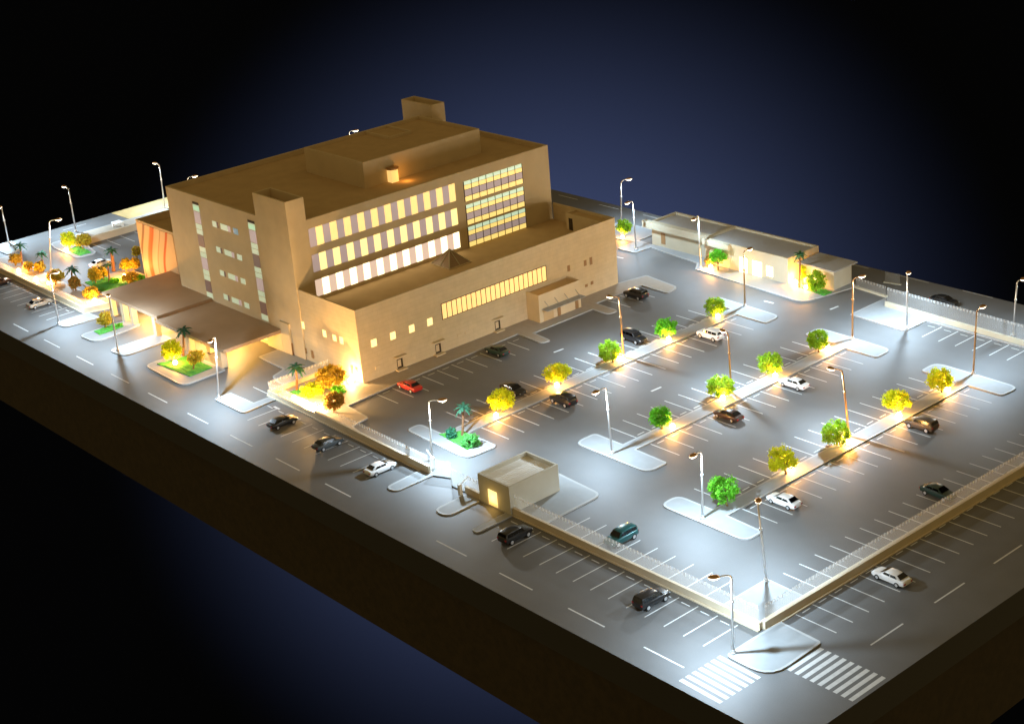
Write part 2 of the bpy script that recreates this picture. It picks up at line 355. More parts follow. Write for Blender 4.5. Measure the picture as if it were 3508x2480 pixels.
lawn([(-146.6, 6.5), (-140.2, 6.2), (-139.2, 13.5), (-142.5, 14.2), (-144, 11), (-146.6, 9.5)])
lawn([(-162.6, 12.6), (-160.4, 12.7), (-160.3, 14.8), (-165.5, 15.2), (-165.5, 13)])
lawn([(-54.5, 72.3), (-49.9, 71.6), (-49.9, 73.4), (-54.3, 73.8)])

# ================================================================== MAIN BUILDING
B = empty('office_building', (-100, 34, 0), 'large tan building with rows of lit windows, a lower front block and two stair towers', 'building')
def upblock(bm, x0, x1, y0, y1, z0, z1, pw=.3, rec=.75):
    """box with a parapet: the roof lies rec below the rim"""
    v = lambda x, y, z: bm.verts.new((x, y, z))
    o0 = [v(x0, y0, z0), v(x1, y0, z0), v(x1, y1, z0), v(x0, y1, z0)]; o1 = [v(p.co.x, p.co.y, z1) for p in o0]
    i1 = [v(x0+pw, y0+pw, z1), v(x1-pw, y0+pw, z1), v(x1-pw, y1-pw, z1), v(x0+pw, y1-pw, z1)]; i0 = [v(p.co.x, p.co.y, z1-rec) for p in i1]
    for i in range(4):
        j = (i+1) % 4
        bm.faces.new((o0[i], o0[j], o1[j], o1[i])); bm.faces.new((o1[i], o1[j], i1[j], i1[i])); bm.faces.new((i1[i], i1[j], i0[j], i0[i]))
    bm.faces.new(i0).material_index = 1; bm.faces.new(o0[::-1])
    return bm
X = -90.5; MX0, MY0, MY1, MZ = -122.5, 10.8, 57.6, 19.25
main = obj('main_block', upblock(BM(), MX0, X, MY0, MY1, 0, MZ, .35, .75), ['plain', 'roof'], B)
def xwin(name, y0, y1, z0, z1, m, parent, x=X, t=.05):
    return obj(name, bx(x-.03, x+t, y0, y1, z0, z1), m, parent)
def ywin(name, x0, x1, z0, z1, m, parent, y=MY0, t=.05):
    return obj(name, bx(x0, x1, y-t, y+.03, z0, z1), m, parent)
# east front: three storeys of alternating panels and lit panes
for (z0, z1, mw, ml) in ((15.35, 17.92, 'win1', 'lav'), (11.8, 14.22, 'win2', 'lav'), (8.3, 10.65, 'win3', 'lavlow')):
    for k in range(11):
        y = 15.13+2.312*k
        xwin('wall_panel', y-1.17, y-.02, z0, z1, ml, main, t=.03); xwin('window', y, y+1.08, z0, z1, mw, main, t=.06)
for z0 in (14.72, 11.20, 7.85):
    g = bmesh.new()
    for k in range(9): box(g, X-.02, X+.09, 41.0+1.4*k-.045, 41.0+1.4*k+.045, z0, z0+2.98)
    box(g, X-.02, X+.07, 41.0, 52.2, z0+.72, z0+.79); box(g, X-.02, X+.075, 41.0, 52.2, z0+1.72, z0+1.78); box(g, X-.02, X+.072, 41.0, 52.2, z0+2.40, z0+2.44)
    w = obj('curtain_wall', g, 'mullion', main)
    for nm, a, b_, m in (('pane_band', 0, .72, 'winT'), ('mauve_band', .79, 1.72, 'lav'), ('pane_band', 1.78, 2.40, 'winT'), ('mint_band', 2.44, 2.98, 'mintlit')):
        xwin(nm, 41.0, 52.2, z0+a, z0+b_, m, w, t=.04)
# south front: small window groups and two vertical strips
for (z0, z1, last) in ((15.45, 16.3, 'bluepane'), (11.65, 12.45, 'mint'), (8.1, 8.9, 'mint'), (4.45, 5.25, 'mint')):
    for x0, x1, m in ((-110.25, -109.15, 'mint'), (-108.05, -106.2, 'mint'), (-106.15, -105.5, 'lav'), (-104.7, -103.5, last), (-109.1, -108.7, 'lavdark')):
        ywin('window', x0, x1, z0, z1, m, main)
for xs in (-114.3, -99.6):
    for fl in range(4):
        zb = 4.6+3.5*fl
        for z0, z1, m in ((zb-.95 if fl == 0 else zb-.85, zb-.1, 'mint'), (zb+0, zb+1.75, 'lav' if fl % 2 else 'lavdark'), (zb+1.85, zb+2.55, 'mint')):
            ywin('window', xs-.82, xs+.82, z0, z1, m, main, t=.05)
    ywin('window', xs-.82, xs+.82, 17.75-.65, 17.9, 'mint', main); ywin('opening', xs-.85, xs+.85, 17.95, 18.3, 'groove', main)
# towers
t1 = obj('stair_tower', upblock(BM(), -98.06, -90.2, 10.70, 13.65, 0, 22.55, .28, 1.3), ['plain', 'roof'], B)
t2 = obj('stair_tower', upblock(BM(), -122.9, -115.1, 55.3, 57.95, 0, 22.55, .28, 1.3), ['plain', 'roof'], B)
pent = obj('penthouse', upblock(BM(), -112.5, -97.8, 29.0, 50.7, 18.5, 22.3, .3, .5), ['plain', 'roof'], B)
obj('roof_hatch', upblock(BM(), -113.2+.9, -106.2, 40.1, 44.4, 21.8, 22.25, .25, .3), ['plain', 'roof'], pent)
ln = obj('roof_lantern', upblock(BM(), -97.75, -96.7, 33.0, 34.2, 18.5, 20.4, .1, .05), ['win4', 'win4'], B)
bm = BM(); tube(bm, [(-97.2, 33.6, 20.4), (-97.2, 33.6, 20.62)], [.95, .95], 8); obj('lid', bm, 'copper', ln)
lan = light('lantern_bulb', 'POINT', (-96.0, 34.6, 19.3), 90, WARM, .3)
lan.parent = B; lan.location = Vector((-95.7, 34.9, 19.3))-ORG[B.name]
# podium (U-shaped parapet round a deep roof)
PXF, PY0, PY1, PZ1, PR = -77.15, 10.85, 57.8, 10.33, 7.75
bm = BM(); prism(bm, [(-90.18, PY0), (PXF, PY0), (PXF, PY1), (-90.18, PY1), (-90.18, PY1-.3), (PXF-.3, PY1-.3), (PXF-.3, PY0+.3), (-90.18, PY0+.3)], 0, PZ1)
pod = obj('podium', bm, 'wall', B)
obj('roof_deck', bx(X+.02, PXF-.25, PY0+.25, PY1-.25, PR-.4, PR), 'roof', pod)
bm = BM(); 
for k in range(23):
    y = 24.8+19.05*k/22; box(bm, PXF-.05, PXF+.07, y-.05, y+.05, 4.78, 6.98)
box(bm, PXF-.05, PXF+.075, 24.75, 43.9, 4.72, 4.80); box(bm, PXF-.05, PXF+.075, 24.75, 43.9, 6.95, 7.03)
lw = obj('ribbon_window', bm, 'mullion', pod); xwin('pane_band', 24.8, 43.85, 4.8, 6.95, 'win4', lw, x=PXF, t=.03)
for y in (12.82, 15.95, 19.1, 22.2): xwin('window', y, y+.86, 4.6, 5.62, 'win6', pod, x=PXF)
for y, z0, z1 in ((51.2, 4.75, 5.6), (52.35, 4.6, 5.72), (47.93, 4.85, 5.75), (51.15, 1.5, 1.92), (52.3, 1.55, 2.05)): xwin('window', y, y+.5, z0, z1, 'brownwin', pod, x=PXF, t=.04)
for y in (27.05, 28.45, 13.0): xwin('window', y, y+.8, 1.4, 1.85, 'plain', pod, x=PXF, t=.07)
for y in (16.55, 23.1, 33.75):
    dr = xwin('door', y, y+.95, .2, 1.6, 'groove', pod, x=PXF, t=.03)
    obj('door_leaf', bx(PXF, PXF+.06, y+.08, y+.62, .55, 1.5), 'plain', dr)
    obj('door_step', bx(PXF, PXF+.7, y-.35, y+1.2, .14, .30), 'plain', dr)
    obj('door_hood', bx(PXF, PXF+.6, y-.5, y+1.4, 2.05, 2.13), 'plain', dr)
for x0, z0, z1 in ((-90.45, 4.75, 5.75), (-85.3, 4.8, 5.75), (-83.0, 4.8, 5.65), (-81.4, 4.78, 5.75)): ywin('window', x0, x0+.75, z0, z1, 'win6', pod, y=PY0)
for x0, z0, z1 in ((-92.3, .9, 2.0), (-90.4, 1.1, 1.85), (-88.8, .8, 1.9)): ywin('window', x0, x0+.5, z0, z1, 'win6' if x0 < -92 else 'brownwin', main, y=MY0)
for x0 in (-79.6, -78.6): ywin('window', x0, x0+.5, .9, 2.1, 'brownwin', pod, y=PY0, t=.06)
sh = obj('stair_house', upblock(BM(), -84.95, PXF-.32, 55.35, PY1-.32, PR-.05, 10.28, .15, .3), ['plain', 'roof'], B)
obj('door', bx(-84.4, -83.6, 55.31, 55.36, PR+.02, 9.6), 'groove', sh)
sk = obj('skylight', bx(-89.55, -85.2, 32.9, 37.0, PR, PR+.12), 'plain', B)
bm = BM(); base = [(-89.4, 33.05), (-87.4, 33.05), (-85.35, 33.05), (-85.35, 34.95), (-85.35, 36.85), (-87.4, 36.85), (-89.4, 36.85), (-89.4, 34.95)]
apx = (-87.4, 34.95, 9.85)
for p in base: tube(bm, [(p[0], p[1], PR+.12), apx], [.10, .08], 5)
obj('frame', bm, 'cream', sk)
bm = BM(); vs = [bm.verts.new((p[0], p[1], PR+.13)) for p in base]; ap = bm.verts.new((apx[0], apx[1], apx[2]-.04))
for i in range(8): bm.faces.new((vs[i], vs[(i+1) % 8], ap))
obj('skylight_glass', bm, 'bronze', sk)
an = obj('entrance_annex', upblock(BM(), PXF-.1, -74.5, 39.8, 47.75, 0, 4.25, .12, .25), ['plain', 'roof'], B)
bm = BM(); box(bm, -74.5, -73.2, 40.2, 47.6, 2.02, 2.10)
for y in (40.9, 42.8, 44.7, 46.8): tube(bm, [(-74.5, y, 3.1), (-73.4, y, 2.12)], [.05, .05], 5)
obj('glass_hood', bm, 'greyroof', an)
for y in (43.15, 46.6): obj('door', bx(-74.52, -74.44, y, y+.6, .16, 1.55), 'brownwin', an)
obj('wall_recess', bx(-74.52, -74.46, 40.5, 42.4, .16, 1.95), 'roof', an)
# drop-off canopy in two levels, on pillars
cn = obj('entrance_canopy', bx(-130.2, -113.75, 1.5, 13.2, 3.32, 3.78), 'canopy', B)
cr = obj('entrance_canopy', bx(-113.70, -95.3, 1.15, 10.77, 2.92, 3.36), 'canopy', B)
for x0, x1, y0, y1, p in ((-116.3, -115.4, 1.9, 2.7, cn), (-125.8, -124.9, 1.9, 2.7, cn), (-123.6, -122.8, 2.2, 3.0, cn), (-129.3, -128.6, 2.0, 2.7, cn)): obj('pillar', bx(x0, x1, y0, y1, .1, 3.32), 'plain', p)
for x0, x1, y0, y1 in ((-106.9, -105.9, 1.9, 2.7), (-98.6, -97.0, 1.6, 2.5), (-104.3, -103.3, 3.5, 4.2)): obj('pillar', bx(x0, x1, y0, y1, .1, 2.92), 'plain', cr)
obj('entrance_glazing', bx(-105.0, -99.3, 10.70, 10.79, .6, 2.3), 'win4', main)
bm = BM(); box(bm, -99.2, -95.32, 10.42, 10.79, .1, 2.9); box(bm, -95.28, -93.1, 10.42, 10.69, .1, 4.7); obj('porch_wall', bm, 'plain', main)
obj('door', bx(-93.09, -93.04, 10.46, 10.66, .16, 1.9), 'brownwin', main)
for x, y in ((-124, 5.0), (-118, 4.5), (-108, 5.0), (-100, 4.6), (-104, 8)):
    l = light('canopy_bulb', 'POINT', (0, 0, 0), 1900, (1, .58, .15), .15, parent=B); l.location = Vector((x, y, 2.5))-ORG[B.name]
# mural wing behind the canopy
mw = obj('mural_wing', upblock(BM(), -139.0, -122.55, 13.3, 24.0, 0, 10.45, .3, 1.2), ['plain', 'roof'], B)
mm = bpy.data.materials.new('painted_mural'); mm.use_nodes = True; nt = mm.node_tree; pb = nt.nodes['Principled BSDF']; pb.inputs['Roughness'].default_value = .6
geo = nt.nodes.new('ShaderNodeNewGeometry'); sp = nt.nodes.new('ShaderNodeSeparateXYZ'); nt.links.new(geo.outputs['Position'], sp.inputs[0])
def mth(op, a, b_=None):
    n = nt.nodes.new('ShaderNodeMath'); n.operation = op
    for i_, q_ in enumerate((a, b_)):
        if q_ is None: continue
        if isinstance(q_, (int, float)): n.inputs[i_].default_value = q_
        else: nt.links.new(q_, n.inputs[i_])
    return n.outputs[0]
sw = mth('MULTIPLY', mth('SINE', mth('ADD', mth('MULTIPLY', sp.outputs[2], .36), .4)), 1.3)
u = mth('DIVIDE', mth('ADD', mth('ADD', sp.outputs[0], 139), sw), 11.0)
rp = nt.nodes.new('ShaderNodeValToRGB'); e = rp.color_ramp.elements; PE = (.74, .52, .30, 1)
e[0].position = 0; e[0].color = PE; e[1].position = 1; e[1].color = PE
for p_, c_ in ((.10, PE), (.12, (.35, .17, .07, 1)), (.16, (.35, .17, .07, 1)), (.18, PE), (.30, PE), (.33, (.70, .22, .05, 1)), (.42, (.72, .16, .03, 1)), (.45, PE), (.58, (.78, .60, .38, 1)), (.60, (.50, .26, .1, 1)), (.62, PE), (.74, PE), (.76, (.62, .12, .03, 1)), (.80, (.62, .12, .03, 1)), (.82, PE)):
    q = rp.color_ramp.elements.new(p_); q.color = c_
nt.links.new(u, rp.inputs[0]); nt.links.new(rp.outputs[0], pb.inputs['Base Color'])
obj('mural', bx(-138.5, -127.5, 13.22, 13.31, .4, 10.1), mm, mw)

# ================================================================== WALLS, FENCES, GATES
WN = [0]
def wall(name, pts, h, hf, label, th=.34, m='wallpale', foot=True, org=None, sheet='fence'):
    """low wall with an engraved clear sheet standing on it"""
    r = empty(name, (*(org or pts[0]), 0), label, 'wall')
    bm = BM(); bf = BM(); tp = BM()
    WN[0] += 1
    for si, (a, b_) in enumerate(zip(pts[:-1], pts[1:])):
        hh = h-.006*si; dz = .003*si+.0011*(WN[0] % 6)
        a = Vector(a); b_ = Vector(b_); n = (b_-a).normalized(); e = n*th/2; nn = Vector((-n.y, n.x))
        def pr(g, w, z0, z1, ex): 
            q = [a-n*ex-nn*w, b_+n*ex-nn*w, b_+n*ex+nn*w, a-n*ex+nn*w]; prism(g, q, z0, z1)
        pr(bm, th/2, .01+dz, hh, th/2)
        if hf: pr(bf, .035, h-.02, hf-.325, -.06); pr(tp, .05, hf-.32, hf+.03-dz, -.06)
        if foot: pr(bm, th/2+.22, .004+dz, .12+dz*2, th/2)
    obj('wall_base', bm, m, r)
    if hf:
        f = obj('clear_panel', bf, sheet, r); obj('top_rail', tp, 'fenceband' if sheet == 'fence' else sheet, f)
    return r
wall('boundary_wall', [(-34.6, -.05), (-.1, -.05)], .88, 2.5, 'low tan wall topped with clear fencing, from the guardhouse to the front corner')
wall('boundary_wall', [(.15, .45), (.72, 71.9)], .95, 2.6, 'long tan wall topped with clear fencing along the right edge of the car park', th=.5)
wall('boundary_wall', [(-73.0, .55), (-49.8, .12)], 1.02, 2.3, 'tan wall topped with clear fencing, from the corner garden to the glass gate')
wall('garden_wall', [(-84.1, 10.4), (-84.1, .75), (-73.2, .6)], .75, 1.9, 'glowing corner garden wall below the big building', org=(-84.1, .75))
wall('boundary_wall', [(-171.2, .35), (-133.9, .0), (-132.4, 4.2)], .9, 1.9, 'left front wall beside the orange trees, ending at the canopy drive')
wall('boundary_wall', [(-165.6, 16.8), (-165.6, 60)], 1.2, None, 'peach wall behind the small far left car park', foot=False)
wall('boundary_wall', [(-40.6, 73.55), (-20, 72.75), (.2, 72.2)], .85, 2.9, 'pale wall with clear fencing along the far side of the car park', m='cream')
wall('clear_fence', [(-48.6, 77.1), (-43.0, 76.6)], .3, 1.6, 'short clear fence between the cream hut and the far wall', m='cream', foot=False)
wall('clear_fence', [(-46.7, 81.3), (-44.4, 81.8)], 0.1, 1.6, 'clear gate leaf standing open behind the far wall', m='cream', foot=False, sheet='faint')
def gate(pts, h, label):
    a, b_ = Vector(pts[0]), Vector(pts[1]); n = (b_-a).normalized(); nn = Vector((-n.y, n.x))
    r = empty('gate', (*pts[0], 0), label, 'gate')
    bm = BM(); prism(bm, [a-nn*.03, b_-nn*.03, b_+nn*.03, a+nn*.03], .12, h); obj('gate_panel', bm, 'gateglass', r)
    bm = BM(); prism(bm, [a-nn*.05, b_-nn*.05, b_+nn*.05, a+nn*.05], .01, .14); obj('bottom_rail', bm, 'groove', r)
    bm = BM(); prism(bm, [a-nn*.06, b_-nn*.06, b_+nn*.06, a+nn*.06], h, h+.07); obj('top_rail', bm, 'gateglass', r)
    for q in (a, b_):
        bm = BM(); tube(bm, [(q.x, q.y, .02), (q.x, q.y, h+.08)], .06, 8); obj('gate_post', bm, 'gateglass', r)
gate(((-49.1, -.1), (-46.7, .95)), 2.15, 'clear glass gate leaf swung open beside the left kerb island')
gate(((-45.2, -.25), (-42.8, -.2)), 2.25, 'clear glass gate leaf next to the small guardhouse')
wall('boundary_wall', [(-42.5, -.22), (-40.35, -.22)], .9, 2.3, 'very short wall piece between glass gate and guardhouse', foot=False)
# barrier posts by the gate
for (x, y, lab) in ((-50.3, 1.2, 'small white barrier machine at the end of the left gate wall'), (-42.6, -1.1, 'small white barrier machine on the kerb island beside the guardhouse')):
    r = empty('barrier', (x, y, .16), lab, 'barrier')
    obj('cabinet', bx(x-.18, x+.18, y-.18, y+.18, .16, 1.5), 'white', r)
    bm = BM(); tube(bm, [(x, y, 1.4), (x+(-1.7 if x < -45 else -.4), y+(.5 if x < -45 else 1.6), 1.75)], .08, 6); obj('barrier_arm', bm, 'white', r)

# ================================================================== SMALL BUILDINGS
A['pale'] = mat('pale_card', (.52, .51, .44), .7, .25, var=.04, nscale=.6)
G = empty('guardhouse', (-37.6, 3.2, .15), 'small cream guardhouse with lit doorway and ribbed sunken roof', 'guardhouse')
gw = obj('wall', upblock(BM(), -40.15, -34.9, -.35, 6.85, .14, 3.4, .22, .5), ['pale', 'white'], G)
bm = BM()
for k in range(14): box(bm, -39.9+.36*k, -39.9+.36*k+.05, -.1, 6.6, 2.905, 2.93)
obj('roof_ribs', bm, 'white', gw)
dr = obj('doorway', bx(-38.5, -37.05, -.40, -.345, .2, 2.05), 'win6', gw); obj('door_leaf', bx(-38.5, -37.05, -.42, -.40, .2, .55), 'win4', dr)
light('doorway_bulb', 'POINT', (-37.8, -1.0, 1.2), 60, (1, .6, .15), .2)
bpy.data.objects['doorway_bulb'].parent = G; bpy.data.objects['doorway_bulb'].location = Vector((-37.8, -1.0, 1.2))-ORG[G.name]
H = empty('service_building', (-70, 75, .15), 'long low cream building with flat grey roof and bright doorways', 'building')
hw = obj('wall', upblock(BM(), -85.6, -73.2, 73.75, 79.3, .14, 4.02, .3, .35), ['cream', 'greyroof'], H)
obj('wall', upblock(BM(), -73.18, -57.0, 72.35, 79.3, .14, 4.05, .3, .35), ['cream', 'greyroof'], H)
bm = BM(); box(bm, -86.9, -73.25, 72.95, 73.74, 2.95, 4.03); obj('roof_fascia', bm, 'cream', H)
obj('wall_recess', bx(-72.9, -68.0, 72.30, 72.37, .3, 2.75), 'plain', H)
bm = BM(); box(bm, -73.1, -67.9, 71.75, 72.33, 3.15, 4.02); obj('roof_fascia', bm, 'cream', H)
obj('window', bx(-83.6, -82.7, 73.70, 73.78, .62, 2.4), 'brownwin', H)
for x0, x1, z0, z1 in ((-66.2, -64.7, .16, 2.45), (-63.7, -61.9, .16, 2.42), (-61.0, -59.8, .6, 2.15)): obj('lit_doorway', bx(x0, x1, 72.29, 72.37, z0, z1), 'win5', H)
l = light('doorway_bulb', 'POINT', (0, 0, 0), 420, (1, .60, .18), .25, parent=H); l.location = Vector((-64.2, 69.9, 1.6))-ORG[H.name]
K = empty('utility_hut', (-53, 77, .15), 'small cream hut with overhanging flat lid beside the long low building', 'hut')
obj('wall', bx(-55.8, -50.2, 74.2, 78.2, .14, 3.1), 'cream', K); obj('roof', bx(-56.4, -49.6, 73.6, 78.8, 3.1, 3.28), 'greyroof', K)
SG = empty('archway', (-170.2, 25.0, .16), 'small white arch standing on the far left pavement', 'arch')
bm = BM(); box(bm, -170.9, -170.5, 24.4, 24.8, .16, .8); box(bm, -169.5, -169.1, 25.4, 25.8, .16, .8); obj('leg', bm, 'white', SG)
obj('arch_top', bx(-170.9, -169.1, 24.3, 25.9, .8, 1.0), 'white', SG)

# ================================================================== STREET LAMPS
LAMPS = [
((.82, -4.73), (.84, -4.69, 7.92), (-.1, -5.80, 8.2), 'metal', 'street lamp on the corner pavement between the two crosswalks', 1.2),
((-5.22, 6.93), (-5.69, 6.50, 8.46), (-6.61, 7.59, 8.20), 'metal', 'street lamp inside the front corner of the boundary wall'),
((-18.60, 12.35), (-18.48, 12.44, 7.55), (-18.35, 11.11, 8.10), 'metal', 'street lamp beside the plain green tree at the near end of its kerb strip'),
((-37.03, 17.06), (-37.20, 16.90, 8.26), (-37.29, 15.46, 8.45), 'metal', 'street lamp on the white island just beyond the guardhouse'),
((-52.21, 2.52), (-52.08, 2.72, 7.32), (-51.23, 4.02, 7.54), 'metal', 'street lamp behind the wall next to the glass gate', 1.45),
((-88.62, -4.24), (-88.26, -3.55, 8.25), (-87.45, -4.69, 8.66), 'metal', 'white lit street lamp on the pavement tab right of the canopy', 1.2),
((-115.27, -4.57), (-115.23, -4.47, 7.79), (-116.54, -3.91, 8.01), 'metal', 'thin street lamp on the long narrow island in front of the canopy'),
((-132.83, -4.96), (-132.83, -4.96, 7.60), (-133.13, -3.76, 7.85), 'metal', 'street lamp on the leftmost roadside island by the tree garden'),
((-18.51, 61.36), (-18.39, 61.44, 8.13), (-18.51, 62.82, 8.55), 'copper', 'copper street lamp at the far end of the kerb strip nearest the right wall'),
((-37.00, 61.39), (-36.97, 61.40, 8.18), (-36.59, 62.72, 8.62), 'copper', 'copper street lamp at the far end of the middle kerb strip'),
((-56.26, 62.12), (-56.25, 62.13, 7.79), (-56.42, 63.53, 8.11), 'copper', 'copper street lamp at the far end of the kerb strip nearest the big building'),
((-56.50, 38.38), (-56.63, 38.23, 8.36), (-58.07, 38.08, 8.39), 'copper', 'street lamp midway along the kerb strip nearest the big building'),
((-37.9, 38.6), (-38.5, 39.0, 7.40), (-39.80, 39.50, 7.60), 'copper', 'street lamp midway along the middle kerb strip, next to a green tree'),
((-19.2, 37.8), (-20.3, 38.0, 7.66), (-21.72, 37.85, 7.91), 'copper', 'street lamp midway along the kerb strip nearest the right wall'),
((-33.75, 68.73), (-33.80, 68.70, 7.53), (-34.52, 69.96, 7.42), 'metal', 'street lamp on the white triangular plaza at the far wall', .75),
((-21.67, 74.88), (-21.50, 74.97, 7.21), (-21.52, 76.39, 7.47), 'metal', 'street lamp outside the far wall at the right edge of the view', .25),
((-71.73, 69.83), (-71.77, 69.78, 8.15), (-71.38, 68.40, 8.39), 'metal', 'white street lamp in front of the long low cream building', .5),
((-85.89, 70.39), (-85.98, 70.31, 7.62), (-85.75, 68.99, 8.19), 'metal', 'street lamp left of the long low cream building', .5),
((-96.36, 77.58), (-96.16, 77.77, 7.24), (-95.67, 79.02, 7.78), 'metal', 'street lamp beside the back road beyond the big building', .5),
((-174.29, 19.04), (-174.25, 19.10, 7.59), (-175.60, 19.01, 8.11), 'metal', 'street lamp behind the two yellow trees on the far left'),
((-178.6, 8.3), (-177.9, 8.0, 6.2), (-178.9, 8.2, 6.6), 'metal', 'street lamp at the far left corner of the board, cut by the picture edge'),
((-173.07, 36.29), (-172.92, 36.54, 7.79), (-174.25, 36.46, 8.35), 'metal', 'street lamp just left of the top corner of the big building'),
((-157.46, 5.94), (-157.01, 7.00, 8.08), (-156.52, 8.36, 8.46), 'metal', 'street lamp among the palms of the left garden'),
((-161.2, 35.4), (-161.2, 35.4, 7.6), (-161.0, 36.7, 8.0), 'metal', 'street lamp whose head peeks over the left roof edge of the big building'),
((-162.0, 71.0), (-162.0, 71.0, 7.6), (-161.6, 72.2, 8.0), 'metal', 'street lamp behind the big building, its head touching the rear roof edge'),
((-155.0, 83.5), (-155.0, 83.5, 7.5), (-154.8, 84.7, 8.25), 'metal', 'street lamp hidden behind the far stair tower of the big building'),
]
def lamp(base, knee, head, pm, label, k=1.0):
    x, y = base; z0 = .15 if x > -170 else .06
    r = empty('street_lamp', (x, y, z0), label, 'street lamp', 'street lamps'); o = ORG[r.name]
    kv, hv, bv = Vector(knee), Vector(head), Vector((x, y, z0))
    bm = BM(); tube(bm, [bv, bv+(kv-bv)*.02], [.30, .26], 12); tube(bm, [bv+(kv-bv)*.02, bv+(kv-bv)*.05], [.2, .16], 12)
    obj('base', bm, 'metal', r, True)
    bm = BM(); tube(bm, [bv+(kv-bv)*t for t in (.02, .62, 1)], [.135, .11, .085], 10); obj('pole', bm, pm, r, True)
    bm = BM(); tube(bm, [bv+(kv-bv)*t for t in (.67, .68, .70, .71)], [.11, .17, .17, .11], 10); obj('collar', bm, pm, r, True)
    dh = hv-kv; fl = Vector((dh.x, dh.y, 0)); fl = fl.normalized()
    ctrl = kv+(kv-bv).normalized()*min(.55, max(.3, dh.z+.25))
    pts = [kv*(1-t)**2+ctrl*2*t*(1-t)+(hv-fl*.35)*t*t for t in [i/7 for i in range(8)]]
    bm = BM(); tube(bm, pts, [.085-.004*i for i in range(8)], 8); obj('arm', bm, pm, r, True)
    # head: flattened egg, copper shell over a bulging lens
    rot = Matrix.Rotation(math.atan2(fl.y, fl.x), 4, 'Z')
    def egg(up):
        g = BM(); bmesh.ops.create_uvsphere(g, u_segments=16, v_segments=10, radius=1)
        kill = [v for v in g.verts if (v.co.z < -.12 if up else v.co.z > .12)]; bmesh.ops.delete(g, geom=kill, context='VERTS')
        bmesh.ops.transform(g, matrix=Matrix.Translation(hv+fl*.1) @ rot @ Matrix.Diagonal((.55, .33, .2 if up else .26, 1)), verts=g.verts); return g
    sh_ = obj('lamp_head', egg(True), 'copper', r, True); obj('lens', egg(False), 'lens', sh_, True)
    lp = hv+fl*.15+Vector((0, 0, -.36))
    light('bulb', 'SPOT', lp-o, LAMP_W*k, COOL, .12, parent=r, size=math.radians(177), blend=1)
    light('bulb_glow', 'POINT', lp-o, GLOW_W*k, (1, .85, .64), .15, parent=r)
    return r
for a in LAMPS: lamp(*a)

# ================================================================== VEGETATION
CR = Vector((.634, .773, 0))
def leafcloud(bm, c, rx, ry, rz, n, clump=22, size=.25, flat=-.7):
    for k in range(int(n*2.0)):
        while True:
            u = Vector((random.uniform(-1, 1), random.uniform(-1, 1), random.uniform(flat, 1)))
            if .45 < u.length < 1: break
        q = Vector((c[0]+u.x*rx, c[1]+u.y*ry, c[2]+u.z*rz)); cr = random.uniform(.26, .46)*min(1, (rx+rz)/2.4)
        for j in range(clump):
            o = Vector((random.gauss(0, 1), random.gauss(0, 1), random.gauss(0, 1))).normalized()*cr*random.uniform(.5, 1.05)
            nrm = (o.normalized()+Vector((random.uniform(-.7, .7),)*3)).normalized(); t = nrm.orthogonal().normalized()
            t = Matrix.Rotation(random.uniform(0, 6.28), 3, nrm) @ t; b_ = nrm.cross(t); s_ = size*random.uniform(.55, 1.15)
            p = q+o
            bm.faces.new([bm.verts.new(p+v) for v in (t*s_*.6, b_*s_*.38, -t*s_*.6, -b_*s_*.38)])
def tree(base, cz, rx, rz, dx, leafm, label, group=None, n=64, name='tree', trunk=True, z0=.15, flat=-.72):
    x, y = base; r = empty(name, (x, y, z0), label, 'tree' if trunk else 'shrub', group)
    rx *= .89; rz *= .95
    c = Vector((x, y, 0))+CR*dx+Vector((0, 0, cz-.05))
    bm = BM(); leafcloud(bm, c, rx, rx, rz, n, flat=flat); obj('crown' if trunk else 'foliage', bm, leafm, r)
    bm = BM(); bv = Vector((x, y, z0)); fork = bv+(c-bv)*.38
    tube(bm, [bv-Vector((0, 0, .05)), bv+(fork-bv)*.5, fork], [.15, .11, .09], 7)
    for k in range(6):
        a = k*1.05+random.uniform(-.2, .2); e_ = c+Vector((math.cos(a)*rx*.6, math.sin(a)*rx*.6, random.uniform(-.1, .45)*rz)); md = (fork+e_)/2+Vector((0, 0, .1))
        tube(bm, [fork, md, e_], [.075, .05, .02], 5)
    obj('trunk' if trunk else 'stems', bm, 'bark', r)
    return r
def palm(base, cz, rad, dx, label, n=17, thick=.13, z0=.15):
    x, y = base; r = empty('palm_tree', (x, y, z0), label, 'palm'); bv = Vector((x, y, z0)); c = Vector((x, y, cz))+CR*dx
    bm = BM(); pts = [bv+(c-bv)*t+CR*.05*math.sin(t*3) for t in [i/10 for i in range(11)]]
    tube(bm, pts, [thick*(1.25-.45*i/10+(.12 if i % 2 else 0)) for i in range(11)], 8); obj('trunk', bm, 'palmbark', r)
    bm = BM()
    for k in range(n):
        a = 2.4*k+random.uniform(-.2, .2); el = .75-1.15*(k/n); L = rad*random.uniform(.9, 1.15); d_ = Vector((math.cos(a), math.sin(a), 0)); prev = None
        for i in range(8):
            t = i/7; p = c+d_*L*t*math.cos(el*.6)+Vector((0, 0, L*(math.sin(el)*t-.55*t*t)+.05)); w = rad*.19*math.sin(math.pi*min(1, t*.9+.1))+.01; sd = Vector((-d_.y, d_.x, 0))
            if i % 2: w *= .55
            cur = [bm.verts.new(p-sd*w-Vector((0, 0, w*.35))), bm.verts.new(p), bm.verts.new(p+sd*w-Vector((0, 0, w*.35)))]
            if prev:
                bm.faces.new((prev[0], prev[1], cur[1], cur[0])); bm.faces.new((prev[1], prev[2], cur[2], cur[1]))
            prev = cur
    obj('fronds', bm, 'leaf_palm', r); return r
